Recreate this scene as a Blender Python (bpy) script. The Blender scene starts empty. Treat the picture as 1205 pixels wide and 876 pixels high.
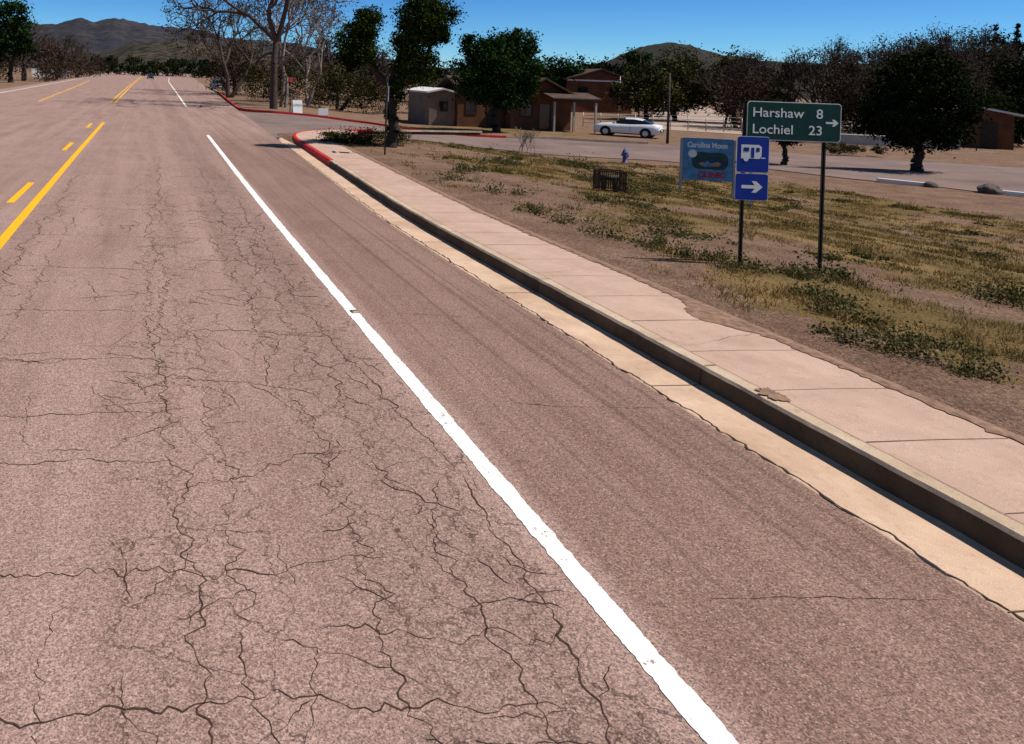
import bpy, math, random
import numpy as np
from mathutils import Vector, Matrix, noise as mn
R = math.radians
rng = np.random.default_rng(7)
random.seed(7)
scene = bpy.context.scene
COL = scene.collection

# ---------------------------------------------------------------- helpers
def ss(x, a, b):
    t = min(1.0, max(0.0, (x - a) / (b - a)))
    return t * t * (3 - 2 * t)

def ground_z(x, y):
    base = 0.16 * (1 - ss(y, 32, 35.5)) - 0.03 * ss(y, 32, 35.5)
    x0 = 8 + max(0.0, y - 55) * 0.08
    z = base - 1.05 * ss(x, x0, x0 + 15)
    if x > 7.5 and y < 60:
        z += 0.05 * (mn.noise(Vector((x * .35, y * .35, 0))))
    k = ss(x, 5.55, 6.25)
    if y > 50:
        k = ss(x, 8.0 + (y - 50) * .06, 10 + (y - 50) * .06)
        z = z - 0.03
    return -0.07 * (1 - k) + z * k

def link(ob, parent=None):
    COL.objects.link(ob)
    if parent is not None:
        ob.parent = parent
    return ob

def empty(name, loc=(0, 0, 0), rotz=0.0, scale=1.0):
    e = bpy.data.objects.new(name, None)
    e.location = loc
    e.rotation_euler = (0, 0, rotz)
    e.scale = (scale,) * 3
    e.empty_display_size = .2
    COL.objects.link(e)
    return e

def fast_mesh(name, V, F, mat=None, parent=None, colors=None, smooth=False, loc=None):
    V = np.asarray(V, dtype=np.float32); F = np.asarray(F, dtype=np.int32)
    k = F.shape[1]
    me = bpy.data.meshes.new(name)
    me.vertices.add(len(V)); me.vertices.foreach_set('co', V.ravel())
    me.loops.add(F.size); me.loops.foreach_set('vertex_index', F.ravel())
    me.polygons.add(len(F)); me.polygons.foreach_set('loop_start', np.arange(0, F.size, k, dtype=np.int32))
    me.update(calc_edges=True)
    if smooth:
        me.polygons.foreach_set('use_smooth', np.ones(len(F), dtype=bool))
    if colors is not None:
        c = np.asarray(colors, dtype=np.float32)
        if c.ndim == 1:
            c = np.stack([c, c, c], 1)
        c = np.concatenate([c, np.ones((len(c), 1), np.float32)], 1)
        at = me.color_attributes.new('col', 'FLOAT_COLOR', 'CORNER')
        at.data.foreach_set('color', np.repeat(c, k, axis=0).ravel())
    if mat: me.materials.append(mat)
    ob = bpy.data.objects.new(name, me)
    if loc is not None: ob.location = loc
    return link(ob, parent)

def poly_mesh(name, verts, faces, mat=None, parent=None, smooth=False, mats=None, fm=None, loc=None, rot=None, bevel=0):
    me = bpy.data.meshes.new(name)
    me.from_pydata([tuple(v) for v in verts], [], [tuple(f) for f in faces])
    if mats:
        for m in mats: me.materials.append(m)
        if fm:
            for p, i in zip(me.polygons, fm): p.material_index = i
    elif mat: me.materials.append(mat)
    if smooth:
        for p in me.polygons: p.use_smooth = True
    me.update()
    ob = bpy.data.objects.new(name, me)
    if loc is not None: ob.location = loc
    if rot is not None: ob.rotation_euler = rot
    link(ob, parent)
    if bevel:
        b = ob.modifiers.new('b', 'BEVEL'); b.width = bevel; b.segments = 2
    return ob

def box(name, c, s, mat, parent=None, bevel=0, rot=None):
    x, y, z = s[0] / 2, s[1] / 2, s[2] / 2
    v = [(-x, -y, -z), (x, -y, -z), (x, y, -z), (-x, y, -z), (-x, -y, z), (x, -y, z), (x, y, z), (-x, y, z)]
    f = [(0, 3, 2, 1), (4, 5, 6, 7), (0, 1, 5, 4), (1, 2, 6, 5), (2, 3, 7, 6), (3, 0, 4, 7)]
    return poly_mesh(name, v, f, mat, parent, loc=c, rot=rot, bevel=bevel)

def cyl(name, p0, p1, r0, r1, mat, parent=None, n=16, smooth=True):
    p0 = Vector(p0); p1 = Vector(p1)
    q = (p1 - p0).to_track_quat('Z', 'Y').to_matrix()
    v = []; f = []
    for p, r in ((p0, r0), (p1, r1)):
        for i in range(n):
            a = 2 * math.pi * i / n
            v.append(p + q @ Vector((r * math.cos(a), r * math.sin(a), 0)))
    for i in range(n):
        j = (i + 1) % n
        f.append((i, j, n + j, n + i))
    f.append(tuple(range(n - 1, -1, -1))); f.append(tuple(range(n, 2 * n)))
    ob = poly_mesh(name, v, f, mat, parent)
    if smooth:
        for p in ob.data.polygons:
            if len(p.vertices) == 4: p.use_smooth = True
    return ob

# ---------------------------------------------------------------- materials
class NT:
    def __init__(s, name):
        s.m = bpy.data.materials.new(name); s.m.use_nodes = True
        s.t = s.m.node_tree; s.b = s.t.nodes['Principled BSDF']
        s.b.inputs['Specular IOR Level'].default_value = 0.15
        s.pos = s.t.nodes.new('ShaderNodeNewGeometry').outputs['Position']
    def n(s, ty, **kw):
        nd = s.t.nodes.new(ty)
        for k, v in kw.items(): setattr(nd, k, v)
        return nd
    def l(s, a, b): s.t.links.new(a, b)
    def setin(s, nd, key, v):
        if isinstance(v, bpy.types.NodeSocket): s.l(v, nd.inputs[key])
        else: nd.inputs[key].default_value = v
    def noise(s, scale, detail=4, rough=.6, vec=None, dist=0):
        nd = s.n('ShaderNodeTexNoise'); nd.inputs['Scale'].default_value = scale
        nd.inputs['Detail'].default_value = detail; nd.inputs['Roughness'].default_value = rough
        nd.inputs['Distortion'].default_value = dist
        s.l(vec if vec is not None else s.pos, nd.inputs['Vector'])
        return nd.outputs['Fac']
    def voro(s, scale, feature='F1', out='Distance', vec=None):
        nd = s.n('ShaderNodeTexVoronoi', feature=feature); nd.inputs['Scale'].default_value = scale
        s.l(vec if vec is not None else s.pos, nd.inputs['Vector'])
        return nd.outputs[out]
    def mr(s, v, a, b, c=0, d=1, smooth=False):
        nd = s.n('ShaderNodeMapRange')
        if smooth: nd.interpolation_type = 'SMOOTHSTEP'
        s.setin(nd, 'Value', v)
        for k, x in zip(('From Min', 'From Max', 'To Min', 'To Max'), (a, b, c, d)): nd.inputs[k].default_value = x
        return nd.outputs['Result']
    def math(s, op, a, b=0.0):
        nd = s.n('ShaderNodeMath', operation=op); s.setin(nd, 0, a); s.setin(nd, 1, b)
        return nd.outputs[0]
    def mix(s, f, a, b, blend='MIX'):
        nd = s.n('ShaderNodeMix', data_type='RGBA', blend_type=blend)
        s.setin(nd, 0, f)
        for i, v in ((6, a), (7, b)):
            if isinstance(v, bpy.types.NodeSocket): s.l(v, nd.inputs[i])
            else: nd.inputs[i].default_value = (*v, 1)
        return nd.outputs[2]
    def mapping(s, sc, vec=None, rot=(0, 0, 0)):
        nd = s.n('ShaderNodeMapping'); nd.inputs['Scale'].default_value = sc
        nd.inputs['Rotation'].default_value = rot
        s.l(vec if vec is not None else s.pos, nd.inputs['Vector']); return nd.outputs[0]
    def bump(s, h, st, d=.01):
        nd = s.n('ShaderNodeBump'); nd.inputs['Strength'].default_value = st; nd.inputs['Distance'].default_value = d
        s.l(h, nd.inputs['Height']); s.l(nd.outputs[0], s.b.inputs['Normal'])
    def out(s, col, rough=.85):
        if isinstance(col, bpy.types.NodeSocket): s.l(col, s.b.inputs['Base Color'])
        else: s.b.inputs['Base Color'].default_value = (*col, 1)
        s.b.inputs['Roughness'].default_value = rough
        return s.m

def simple(name, c, rough=.7, var=.25, scale=3, metal=0, spec=.2):
    t = NT(name)
    lo = tuple(x * (1 - var) for x in c); hi = tuple(min(1, x * (1 + var)) for x in c)
    col = t.mix(t.mr(t.noise(scale, 3), .3, .7), lo, hi)
    t.b.inputs['Metallic'].default_value = metal
    m = t.out(col, rough); t.b.inputs['Specular IOR Level'].default_value = spec
    return m

def leafmat(name, dark, light, trans=0):
    t = NT(name)
    a = t.n('ShaderNodeVertexColor', layer_name='col')
    sep = t.n('ShaderNodeSeparateColor'); t.l(a.outputs['Color'], sep.inputs[0])
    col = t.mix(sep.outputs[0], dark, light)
    d = t.n('ShaderNodeBsdfDiffuse'); t.l(col, d.inputs['Color'])
    o = t.t.nodes['Material Output']
    if trans:
        tr = t.n('ShaderNodeBsdfTranslucent'); t.l(col, tr.inputs['Color'])
        mx = t.n('ShaderNodeMixShader'); mx.inputs[0].default_value = trans
        t.l(d.outputs[0], mx.inputs[1]); t.l(tr.outputs[0], mx.inputs[2]); t.l(mx.outputs[0], o.inputs[0])
    else:
        t.l(d.outputs[0], o.inputs[0])
    return t.m

def asphalt_main():
    t = NT('asphalt')
    sp = t.n('ShaderNodeSeparateXYZ'); t.l(t.pos, sp.inputs[0]); X, Y = sp.outputs[0], sp.outputs[1]
    big = t.noise(.7, 4, .65)
    streak = t.noise(1.0, 3, .6, t.mapping((2.2, .12, 1)))
    col = t.mix(t.mr(streak, .32, .68), (.255, .158, .132), (.365, .240, .205))
    col = t.mix(t.mr(big, .35, .7, 0, .55), col, (.405, .276, .238))
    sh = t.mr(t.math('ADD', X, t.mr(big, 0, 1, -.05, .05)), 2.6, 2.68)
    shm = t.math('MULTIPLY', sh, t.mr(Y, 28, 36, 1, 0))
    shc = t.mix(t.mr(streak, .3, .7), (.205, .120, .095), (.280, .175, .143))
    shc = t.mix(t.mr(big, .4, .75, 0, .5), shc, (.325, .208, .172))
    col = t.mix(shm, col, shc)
    wp = t.math('MULTIPLY', t.mr(X, .95, 1.5, 0, 1, True), t.mr(X, 1.9, 2.4, 1, 0, True))
    col = t.mix(t.math('MULTIPLY', wp, .22), col, (.13, .083, .066))
    st2 = t.noise(1.0, 2, .5, t.mapping((9, .05, 1)))
    sband = t.math('MULTIPLY', t.mr(st2, .56, .68, 0, .4), t.mr(X, 2.7, 3.2, 0, 1))
    col = t.mix(sband, col, (.080, .050, .042))
    col = t.mix(t.mr(t.noise(2.4, 4, .7), .60, .76, 0, .4), col, (.13, .083, .066))
    ag = t.n('ShaderNodeTexVoronoi'); ag.inputs['Scale'].default_value = 135; t.l(t.pos, ag.inputs['Vector'])
    sc = t.n('ShaderNodeSeparateColor'); t.l(ag.outputs['Color'], sc.inputs[0])
    col = t.mix(1.0, col, t.mr(sc.outputs[0], 0, 1, .46, 1.44), 'MULTIPLY')
    g2 = t.noise(38, 2, .6)
    col = t.mix(1.0, col, t.mr(g2, .3, .7, .78, 1.2), 'MULTIPLY')
    col = t.mix(t.mr(sc.outputs[1], .95, .98, 0, .5), col, (.62, .50, .43))
    wob = t.n('ShaderNodeTexNoise'); wob.inputs['Scale'].default_value = 3.5; wob.inputs['Detail'].default_value = 4
    wob.inputs['Roughness'].default_value = .65
    t.l(t.pos, wob.inputs['Vector'])
    vs = t.n('ShaderNodeVectorMath', operation='SCALE'); vs.inputs['Scale'].default_value = .42; t.l(wob.outputs['Color'], vs.inputs[0])
    va = t.n('ShaderNodeVectorMath', operation='ADD'); t.l(vs.outputs[0], va.inputs[0]); t.l(t.pos, va.inputs[1])
    vec = t.mapping((1.0, .62, 1), va.outputs[0])
    vec2 = t.mapping((1.25, 1, 1), va.outputs[0])
    e1 = t.voro(2.1, 'DISTANCE_TO_EDGE', 'Distance', vec)
    e2 = t.voro(4.2, 'DISTANCE_TO_EDGE', 'Distance', vec2)
    c1 = t.mr(e1, .004, .014, 1, 0)
    c2 = t.mr(e2, .007, .024, 1, 0)
    bandA = t.math('MULTIPLY', t.mr(X, .95, 1.35, 0, 1), t.mr(X, 2.2, 2.45, 1, 0))
    bandB = t.math('MULTIPLY', t.mr(X, -.2, .15, 0, 1), t.mr(X, .55, .95, 1, 0))
    bandC = t.math('MULTIPLY', t.mr(X, -2.2, -1.9, 0, 1), t.mr(X, -1.4, -1.1, 1, 0))
    band = t.math('MAXIMUM', t.math('MAXIMUM', bandA, t.math('MULTIPLY', bandB, .9)), t.math('MULTIPLY', bandC, .6))
    m1 = t.mr(t.math('ADD', t.math('MULTIPLY', band, .42), big), .52, .68)
    m2 = t.mr(t.math('ADD', t.math('MULTIPLY', band, .34), big), .68, .82)
    far = t.mr(Y, 16, 38, 1, .15)
    cr = t.math('MAXIMUM', t.math('MULTIPLY', c1, m1), t.math('MULTIPLY', t.math('MULTIPLY', c2, m2), .75))
    cr = t.math('MULTIPLY', t.math('MULTIPLY', cr, far), t.mr(X, 2.4, 2.5, 1, 0))
    col = t.mix(t.math('MULTIPLY', cr, .72), col, (.055, .033, .026))
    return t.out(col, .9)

def asphalt_side():
    t = NT('side_asphalt')
    col = t.mix(t.mr(t.noise(.4, 4), .3, .7), (.15, .104, .094), (.245, .178, .162))
    col = t.mix(t.mr(t.noise(.15, 3), .5, .65, 0, .6), col, (.25, .165, .13))
    col = t.mix(1, col, t.mr(t.noise(60, 1), .3, .7, .8, 1.2), 'MULTIPLY')
    return t.out(col, .9)

def concrete(name, lo, hi, dirt=(.22, .14, .09), amt=.5):
    t = NT(name)
    col = t.mix(t.mr(t.noise(1.6, 4, .65), .3, .7), lo, hi)
    col = t.mix(t.mr(t.noise(.8, 5, .7, dist=.5), .50, .70, 0, amt), col, dirt)
    col = t.mix(t.mr(t.noise(14, 3, .6), .58, .75, 0, .35), col, dirt)
    g = t.noise(170, 1, .5)
    col = t.mix(1, col, t.mr(g, .3, .7, .76, 1.2), 'MULTIPLY')
    return t.out(col, .88)

def paint(name, c, thr=.36, under=(.26, .17, .145)):
    t = NT(name)
    w = t.math('MULTIPLY', t.noise(5, 4, .7), t.noise(45, 3, .7))
    col = t.mix(t.mr(w, thr, thr + .06, 0, 1), tuple(x * .96 for x in c), under)
    col = t.mix(t.mr(t.noise(2.5, 4), .5, .8, 0, .25), col, tuple(x * .75 for x in c))
    return t.out(col, .7)

def ground_mat():
    t = NT('ground')
    a = t.n('ShaderNodeVertexColor', layer_name='veg')
    sep = t.n('ShaderNodeSeparateColor'); t.l(a.outputs['Color'], sep.inputs[0])
    dirt = t.mix(t.mr(t.noise(.9, 6, .65), .3, .7), (.155, .090, .060), (.29, .182, .125))
    st = t.n('ShaderNodeTexVoronoi'); st.inputs['Scale'].default_value = 34; t.l(t.pos, st.inputs['Vector'])
    s2 = t.n('ShaderNodeSeparateColor'); t.l(st.outputs['Color'], s2.inputs[0])
    dirt = t.mix(1, dirt, t.mr(s2.outputs[0], 0, 1, .6, 1.35), 'MULTIPLY')
    veg = t.mix(t.mr(t.noise(1.1, 5, .7), .35, .65), (.215, .135, .050), (.125, .088, .030))
    veg = t.mix(t.mr(t.noise(.45, 4, .6), .5, .65, 0, .8), veg, (.30, .195, .078))
    mot = t.noise(26, 4, .7)
    veg = t.mix(1, veg, t.mr(mot, .3, .7, .3, 1.6), 'MULTIPLY')
    k = t.math('ADD', sep.outputs[0], t.mr(t.noise(2.6, 5, .7), .2, .8, -.5, .5))
    col = t.mix(t.mr(k, .42, .64), dirt, veg)
    t.bump(mot, .9, .06)
    return t.out(col, .95)

def hill_mat(name, lo, hi, shrub, sc=1.0):
    t = NT(name)
    col = t.mix(t.mr(t.noise(.012 * sc, 7, .65), .35, .65), lo, hi)
    v = t.voro(.07 * sc, 'F1', 'Distance')
    col = t.mix(t.math('MULTIPLY', t.mr(v, .3, .6, 1, 0), t.mr(t.noise(.01, 4), .3, .55, .35, 1)), col, shrub)
    return t.out(col, .95)

M = {}
M['asphalt'] = asphalt_main()
M['side'] = asphalt_side()
M['walk'] = concrete('sidewalk_concrete', (.46, .305, .240), (.575, .400, .320), (.32, .195, .14), .4)
M['pale'] = concrete('pale_gravel', (.36, .27, .22), (.46, .36, .30), (.28, .19, .14), .4)
M['curb'] = concrete('curb_concrete', (.46, .34, .235), (.64, .50, .37), (.16, .10, .06), .5)
M['curbface_shade_stain'] = concrete('curb_face_shaded_stained', (.060, .040, .025), (.13, .088, .053), (.035, .022, .014), .7)  # stained curb concrete, with the face's shade also darkened into the colour
M['gutter'] = concrete('gutter_concrete', (.50, .335, .235), (.70, .505, .375), (.30, .18, .12), .6)
M['red'] = paint('red_kerb_paint', (.62, .022, .020), .31, (.38, .24, .17))
M['white'] = paint('white_road_paint', (.93, .91, .88), .335)
M['yellow'] = paint('yellow_road_paint', (.93, .47, .012), .345)
M['ground'] = ground_mat()
M['crack'] = simple('crack_dark', (.055, .034, .026), .95, .5, 20)
M['joint'] = simple('joint_dark', (.17, .11, .08), .95, .4, 10)
M['dirt'] = simple('loose_dirt', (.24, .145, .10), .95, .45, 12)
M['bark'] = simple('bark_dark', (.035, .026, .021), .9, .4, 12)
M['barkpale'] = simple('bark_pale', (.19, .155, .13), .9, .45, 4)
M['barkbrown'] = simple('bark_brown', (.070, .050, .040), .9, .35, 6)
M['steel'] = simple('post_steel', (.05, .045, .035), .6, .3, 8, .3)
M['galv'] = simple('galvanised_steel', (.32, .32, .32), .5, .2, 8, .6)
M['signgreen'] = simple('sign_green', (.002, .038, .027), .55, .15, 5, 0, .25)
M['signblue'] = simple('sign_blue', (.004, .030, .27), .55, .12, 5, 0, .25)
M['signwhite'] = simple('sign_white', (.72, .74, .72), .5, .05, 5, 0, .3)
M['palebl'] = simple('board_pale_blue', (.09, .24, .42), .6, .3, 6)
M['boardred'] = simple('board_red', (.45, .04, .04), .6, .15, 6)
M['boardnavy'] = simple('board_navy', (.03, .05, .12), .6, .15, 6)
M['boardgreen'] = simple('board_green', (.03, .07, .05), .6, .3, 9)
M['boardtan'] = simple('board_tan', (.30, .21, .13), .6, .3, 9)
M['carwhite'] = simple('car_paint_white', (.78, .79, .80), .22, .03, 1, 0, .6)
M['cardark'] = simple('car_paint_dark', (.025, .03, .04), .25, .05, 1, 0, .6)
M['carsilver'] = simple('car_paint_silver', (.32, .34, .37), .3, .05, 1, .4, .6)
M['glass'] = simple('window_glass_dark', (.012, .015, .018), .08, .1, 1, 0, .8)
M['tyre'] = simple('tyre_rubber', (.018, .018, .018), .9, .2, 5)
M['rim'] = simple('wheel_rim', (.45, .45, .46), .35, .1, 5, .8)
M['redlamp'] = simple('lamp_red', (.45, .02, .02), .3, .1, 5)
M['stuccowhite'] = simple('stucco_white', (.36, .34, .31), .9, .15, 1.5)
M['stuccobrown'] = simple('stucco_brown', (.125, .052, .027), .9, .25, 1.2)
M['stuccotan'] = simple('stucco_tan', (.20, .15, .11), .9, .2, 1.2)
M['roofbrown'] = simple('roof_brown', (.085, .055, .042), .9, .3, 2)
M['roofwhite'] = simple('roof_white', (.70, .68, .66), .7, .1, 1)
M['wood'] = simple('dark_wood', (.05, .034, .024), .85, .3, 6)
M['cage'] = simple('rusty_metal', (.055, .028, .018), .8, .4, 9)
M['hyd'] = simple('hydrant_paint', (.10, .11, .24), .5, .2, 12)
M['rock'] = simple('rock', (.11, .09, .08), .9, .4, 5)
M['wallwhite'] = simple('wall_white', (.75, .74, .72), .8, .08, 1)
L1 = leafmat('foliage_juniper', (.005, .010, .003), (.055, .082, .016))
L2 = leafmat('foliage_oak', (.004, .011, .004), (.036, .074, .018))
L3 = leafmat('foliage_olive', (.014, .017, .006), (.095, .088, .034))
L4 = leafmat('foliage_brown', (.016, .011, .008), (.095, .066, .045))
L5 = leafmat('foliage_dark', (.003, .006, .003), (.024, .034, .011))
LG = leafmat('grass_blades', (.075, .062, .018), (.40, .265, .105), .2)
LW = leafmat('weed_leaves', (.028, .034, .010), (.165, .150, .060), .15)

# ---------------------------------------------------------------- world + sun + camera
sun_dir = Vector((.95, -.31, 0)).normalized(); elev = R(56)
S = Vector((sun_dir.x * math.cos(elev), sun_dir.y * math.cos(elev), math.sin(elev)))
w = bpy.data.worlds.new('World'); scene.world = w; w.use_nodes = True
nt = w.node_tree; bg = nt.nodes['Background']
sky = nt.nodes.new('ShaderNodeTexSky'); sky.sky_type = 'NISHITA'; sky.sun_disc = False
sky.sun_elevation = elev; sky.sun_rotation = math.atan2(sun_dir.x, sun_dir.y)
sky.altitude = 1300; sky.air_density = .8; sky.dust_density = .1; sky.ozone_density = 2.0
tc = nt.nodes.new('ShaderNodeTexCoord'); sx = nt.nodes.new('ShaderNodeSeparateXYZ'); nt.links.new(tc.outputs['Generated'], sx.inputs[0])
ramp = nt.nodes.new('ShaderNodeValToRGB'); nt.links.new(sx.outputs[2], ramp.inputs[0])
cr_ = ramp.color_ramp; cr_.elements[0].position = 0.0; cr_.elements[0].color = (.60, .85, 1.0, 1)
cr_.elements[1].position = .75; cr_.elements[1].color = (.80, .68, .55, 1)
m_ = cr_.elements.new(.05); m_.color = (.38, .74, 1.0, 1)
m_ = cr_.elements.new(.14); m_.color = (.20, .56, 1.0, 1)
m_ = cr_.elements.new(.40); m_.color = (.55, .64, .68, 1)
mx = nt.nodes.new('ShaderNodeMix'); mx.data_type = 'RGBA'; mx.blend_type = 'MULTIPLY'; mx.inputs[0].default_value = 1
nt.links.new(sky.outputs[0], mx.inputs[6]); nt.links.new(ramp.outputs[0], mx.inputs[7]); nt.links.new(mx.outputs[2], bg.inputs['Color'])
bg.inputs['Strength'].default_value = .115
sl = bpy.data.lights.new('sun', 'SUN'); sl.energy = 5.0; sl.angle = R(.5); sl.color = (1, .935, .85)
so = bpy.data.objects.new('sun', sl); COL.objects.link(so)
so.rotation_euler = (-S).to_track_quat('-Z', 'Y').to_euler()

psi, rho = R(6.84), .035
r0 = Vector((math.cos(psi), -math.sin(psi), 0)); fw = Vector((math.sin(psi), math.cos(psi), 0)); up = Vector((0, 0, 1))
rt = r0 * math.cos(rho) + up * math.sin(rho); u2 = -r0 * math.sin(rho) + up * math.cos(rho)
cam = bpy.data.cameras.new('camera'); co = bpy.data.objects.new('camera', cam); COL.objects.link(co)
mat = Matrix((rt, u2, -fw)).transposed().to_4x4(); mat.translation = (0, 0, 2.7)
co.matrix_world = mat
cam.sensor_width = 36; cam.lens = 26.89; cam.shift_x = .2676; cam.shift_y = -.2921
cam.clip_end = 9000; cam.clip_start = .05
scene.camera = co
scene.view_settings.view_transform = 'Standard'; scene.view_settings.look = 'None'
scene.view_settings.exposure = 0; scene.view_settings.gamma = 1

# ---------------------------------------------------------------- ground
def grid_axis(parts):
    out = []
    for a, b, st in parts: out += list(np.arange(a, b, st))
    return np.array(out)
xs = grid_axis([(-5000, -200, 600), (-200, -20, 20), (-20, 4, 4), (4, 5.5, .5), (5.5, 14, .25), (14, 32, .5), (32, 60, 2), (60, 200, 10), (200, 5001, 600)])
ys = grid_axis([(-1500, -40, 200), (-40, 0, 4), (0, 16, .3), (16, 40, .5), (40, 80, 1.5), (80, 300, 10), (300, 6001, 600)])
def lot_edge(y):
    return np.interp(y, [-40, 5, 20, 30, 35, 36.5], [34, 30, 26.5, 25.5, 24.5, 20])
def veg_mask(x, y):
    if x < 6.6 or y > 36.6: 
        if y > 52 or x < -16:
            return .35 + .4 * mn.noise(Vector((x * .05, y * .05, 3)))
        return 0.0
    nz = mn.fractal(Vector((x * .5, y * .5, 1.7)), 1, 2, 3)
    nz2 = mn.noise(Vector((x * .16, y * .16, 5.1)))
    start = 7.25 + .35 * math.sin(y * .6) + .6 * nz
    if y < 8: start += .35
    v = ss(x, start - .35, start + .6)
    v *= 1 - ss(x, lot_edge(y) - 1.5, lot_edge(y) + .8)
    v *= 1 - ss(y, 35.3, 36.6)
    v *= min(1, max(0.05, .66 + .7 * nz2 + .7 * nz))
    return v
nx, ny = len(xs), len(ys)
V = np.zeros((nx * ny, 3)); vm = np.zeros(nx * ny)
for j, y in enumerate(ys):
    for i, x in enumerate(xs):
        V[j * nx + i] = (x, y, ground_z(x, y)); vm[j * nx + i] = veg_mask(x, y)
idx = np.arange(nx * ny).reshape(ny, nx)
F = np.stack([idx[:-1, :-1], idx[:-1, 1:], idx[1:, 1:], idx[1:, :-1]], -1).reshape(-1, 4)
g = fast_mesh('ground', V, F, M['ground'], smooth=True)
at = g.data.color_attributes.new('veg', 'FLOAT_COLOR', 'POINT')
at.data.foreach_set('color', np.stack([vm, vm, vm, np.ones_like(vm)], 1).astype(np.float32).ravel())

# ---------------------------------------------------------------- roads
def xe(y): return float(np.interp(y, [-60, 14, 33, 53, 121, 700], [4.6, 4.6, 5.6, 6.6, 10, 38]))
def xl(y): return float(np.interp(y, [-60, 60, 160, 700], [-14.5, -15.5, -17, -30]))
yy = list(np.arange(-40, 60, 2.0)) + list(np.arange(60, 700, 20.0))
v = []; f = []
for y in yy: v += [(xl(y), y, 0), (xe(y), y, 0)]
for i in range(len(yy) - 1): f.append((2 * i, 2 * i + 1, 2 * i + 3, 2 * i + 2))
poly_mesh('road', v, f, M['asphalt'])

def resample(pts, n):
    pts = np.array(pts, float); t = np.linspace(0, len(pts) - 1, n)
    out = []
    for q in t:
        i = min(int(q), len(pts) - 2); u = q - i
        p0 = pts[max(i - 1, 0)]; p1 = pts[i]; p2 = pts[i + 1]; p3 = pts[min(i + 2, len(pts) - 1)]
        out.append(.5 * (2 * p1 + (p2 - p0) * u + (2 * p0 - 5 * p1 + 4 * p2 - p3) * u * u + (3 * p1 - p0 - 3 * p2 + p3) * u ** 3))
    return np.array(out)
near = [(5.3, 31.6), (7.3, 34.6), (9.5, 35.9), (14, 37), (20, 37.8), (26, 36.5), (29, 31), (32.5, 24.8), (37, 15), (46, -5), (58, -40)]
farp = [(6.4, 53.4), (10, 53), (15, 52), (21, 49.7), (27, 48.5), (36, 45.5), (43, 40.5), (48.5, 36.9), (56, 26), (66, 5), (80, -30)]
A = resample(near, 110); B = resample(farp, 110); K = 24
v = []; f = []
for a, b in zip(A, B):
    for k in range(K + 1):
        p = a + (b - a) * k / K; v.append((p[0], p[1], ground_z(p[0], p[1]) + .03 if p[0] > 6.5 else -.004))
for i in range(109):
    for k in range(K):
        q = i * (K + 1) + k; f.append((q, q + 1, q + K + 2, q + K + 1))
poly_mesh('side_street', v, f, M['side'], smooth=True)

def ribbon(name, pts, wdt, zoff, mat, terrain=False, taper=False, parent=None):
    v = []; f = []; n = len(pts)
    for i, p in enumerate(pts):
        a = pts[max(i - 1, 0)]; b = pts[min(i + 1, n - 1)]
        d = np.array(b[:2]) - np.array(a[:2]); d = d / (np.linalg.norm(d) + 1e-9); nrm = np.array([-d[1], d[0]])
        ww = wdt[i] if hasattr(wdt, '__len__') else wdt
        z = zoff + (ground_z(p[0], p[1]) if terrain else 0)
        v += [(p[0] + nrm[0] * ww / 2, p[1] + nrm[1] * ww / 2, z), (p[0] - nrm[0] * ww / 2, p[1] - nrm[1] * ww / 2, z)]
    for i in range(n - 1): f.append((2 * i, 2 * i + 1, 2 * i + 3, 2 * i + 2))
    return v, f
def multi(name, parts, mat):
    v = []; f = []
    for a, b in parts:
        o = len(v); v += a; f += [tuple(i + o for i in q) for q in b]
    return poly_mesh(name, v, f, mat)
cl = resample([(48, 63), (80, 104), (120, 160), (190, 260)], 50)
vv, ff = ribbon('x', [tuple(p) for p in cl], 9, .03, None, True)
poly_mesh('distant_road', vv, ff, M['pale'])

def rough_line(pts, wd, amp=.006):
    P = resample(pts, 900); ws = [wd + amp * mn.noise(Vector((p[1] * 9, p[0], 1))) + amp * mn.noise(Vector((p[1] * 30, p[0], 4))) for p in P]
    return ribbon('', [tuple(p) for p in P], ws, .004, None)
parts = [rough_line([(2.46, -5), (2.46, 2), (2.45, 6), (2.45, 12), (2.52, 20), (2.70, 32.5)], .138, .018),
         ribbon('', [(3.1, 58), (3.9, 100), (5.3, 180), (9, 300)], .15, .004, None),
         ribbon('', [(-13.4, 50), (-14.2, 100), (-16.5, 220), (-20, 400)], .16, .004, None)]
multi('white_edge_line', parts, M['white'])
parts = [rough_line([(-2.12, -5), (-2.11, 8), (-2.08, 22), (-2.02, 38.6)], .16, .01)]
for y0 in (-15, -5, 5.2, 15.4, 25.2, 35.0):
    parts.append(ribbon('', [(-2.56, y0), (-2.54, y0 + 2.7)], .15, .004, None))
parts.append(ribbon('', [(-2.35, 62), (-2.3, 120), (-1.5, 300)], .14, .004, None))
parts.append(ribbon('', [(-2.75, 62), (-2.7, 120), (-1.9, 300)], .14, .004, None))
parts.append(ribbon('', [(-8.1, 60), (-9.7, 110), (-11.8, 165)], .16, .004, None))
multi('yellow_centre_line', parts, M['yellow'])

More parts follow.
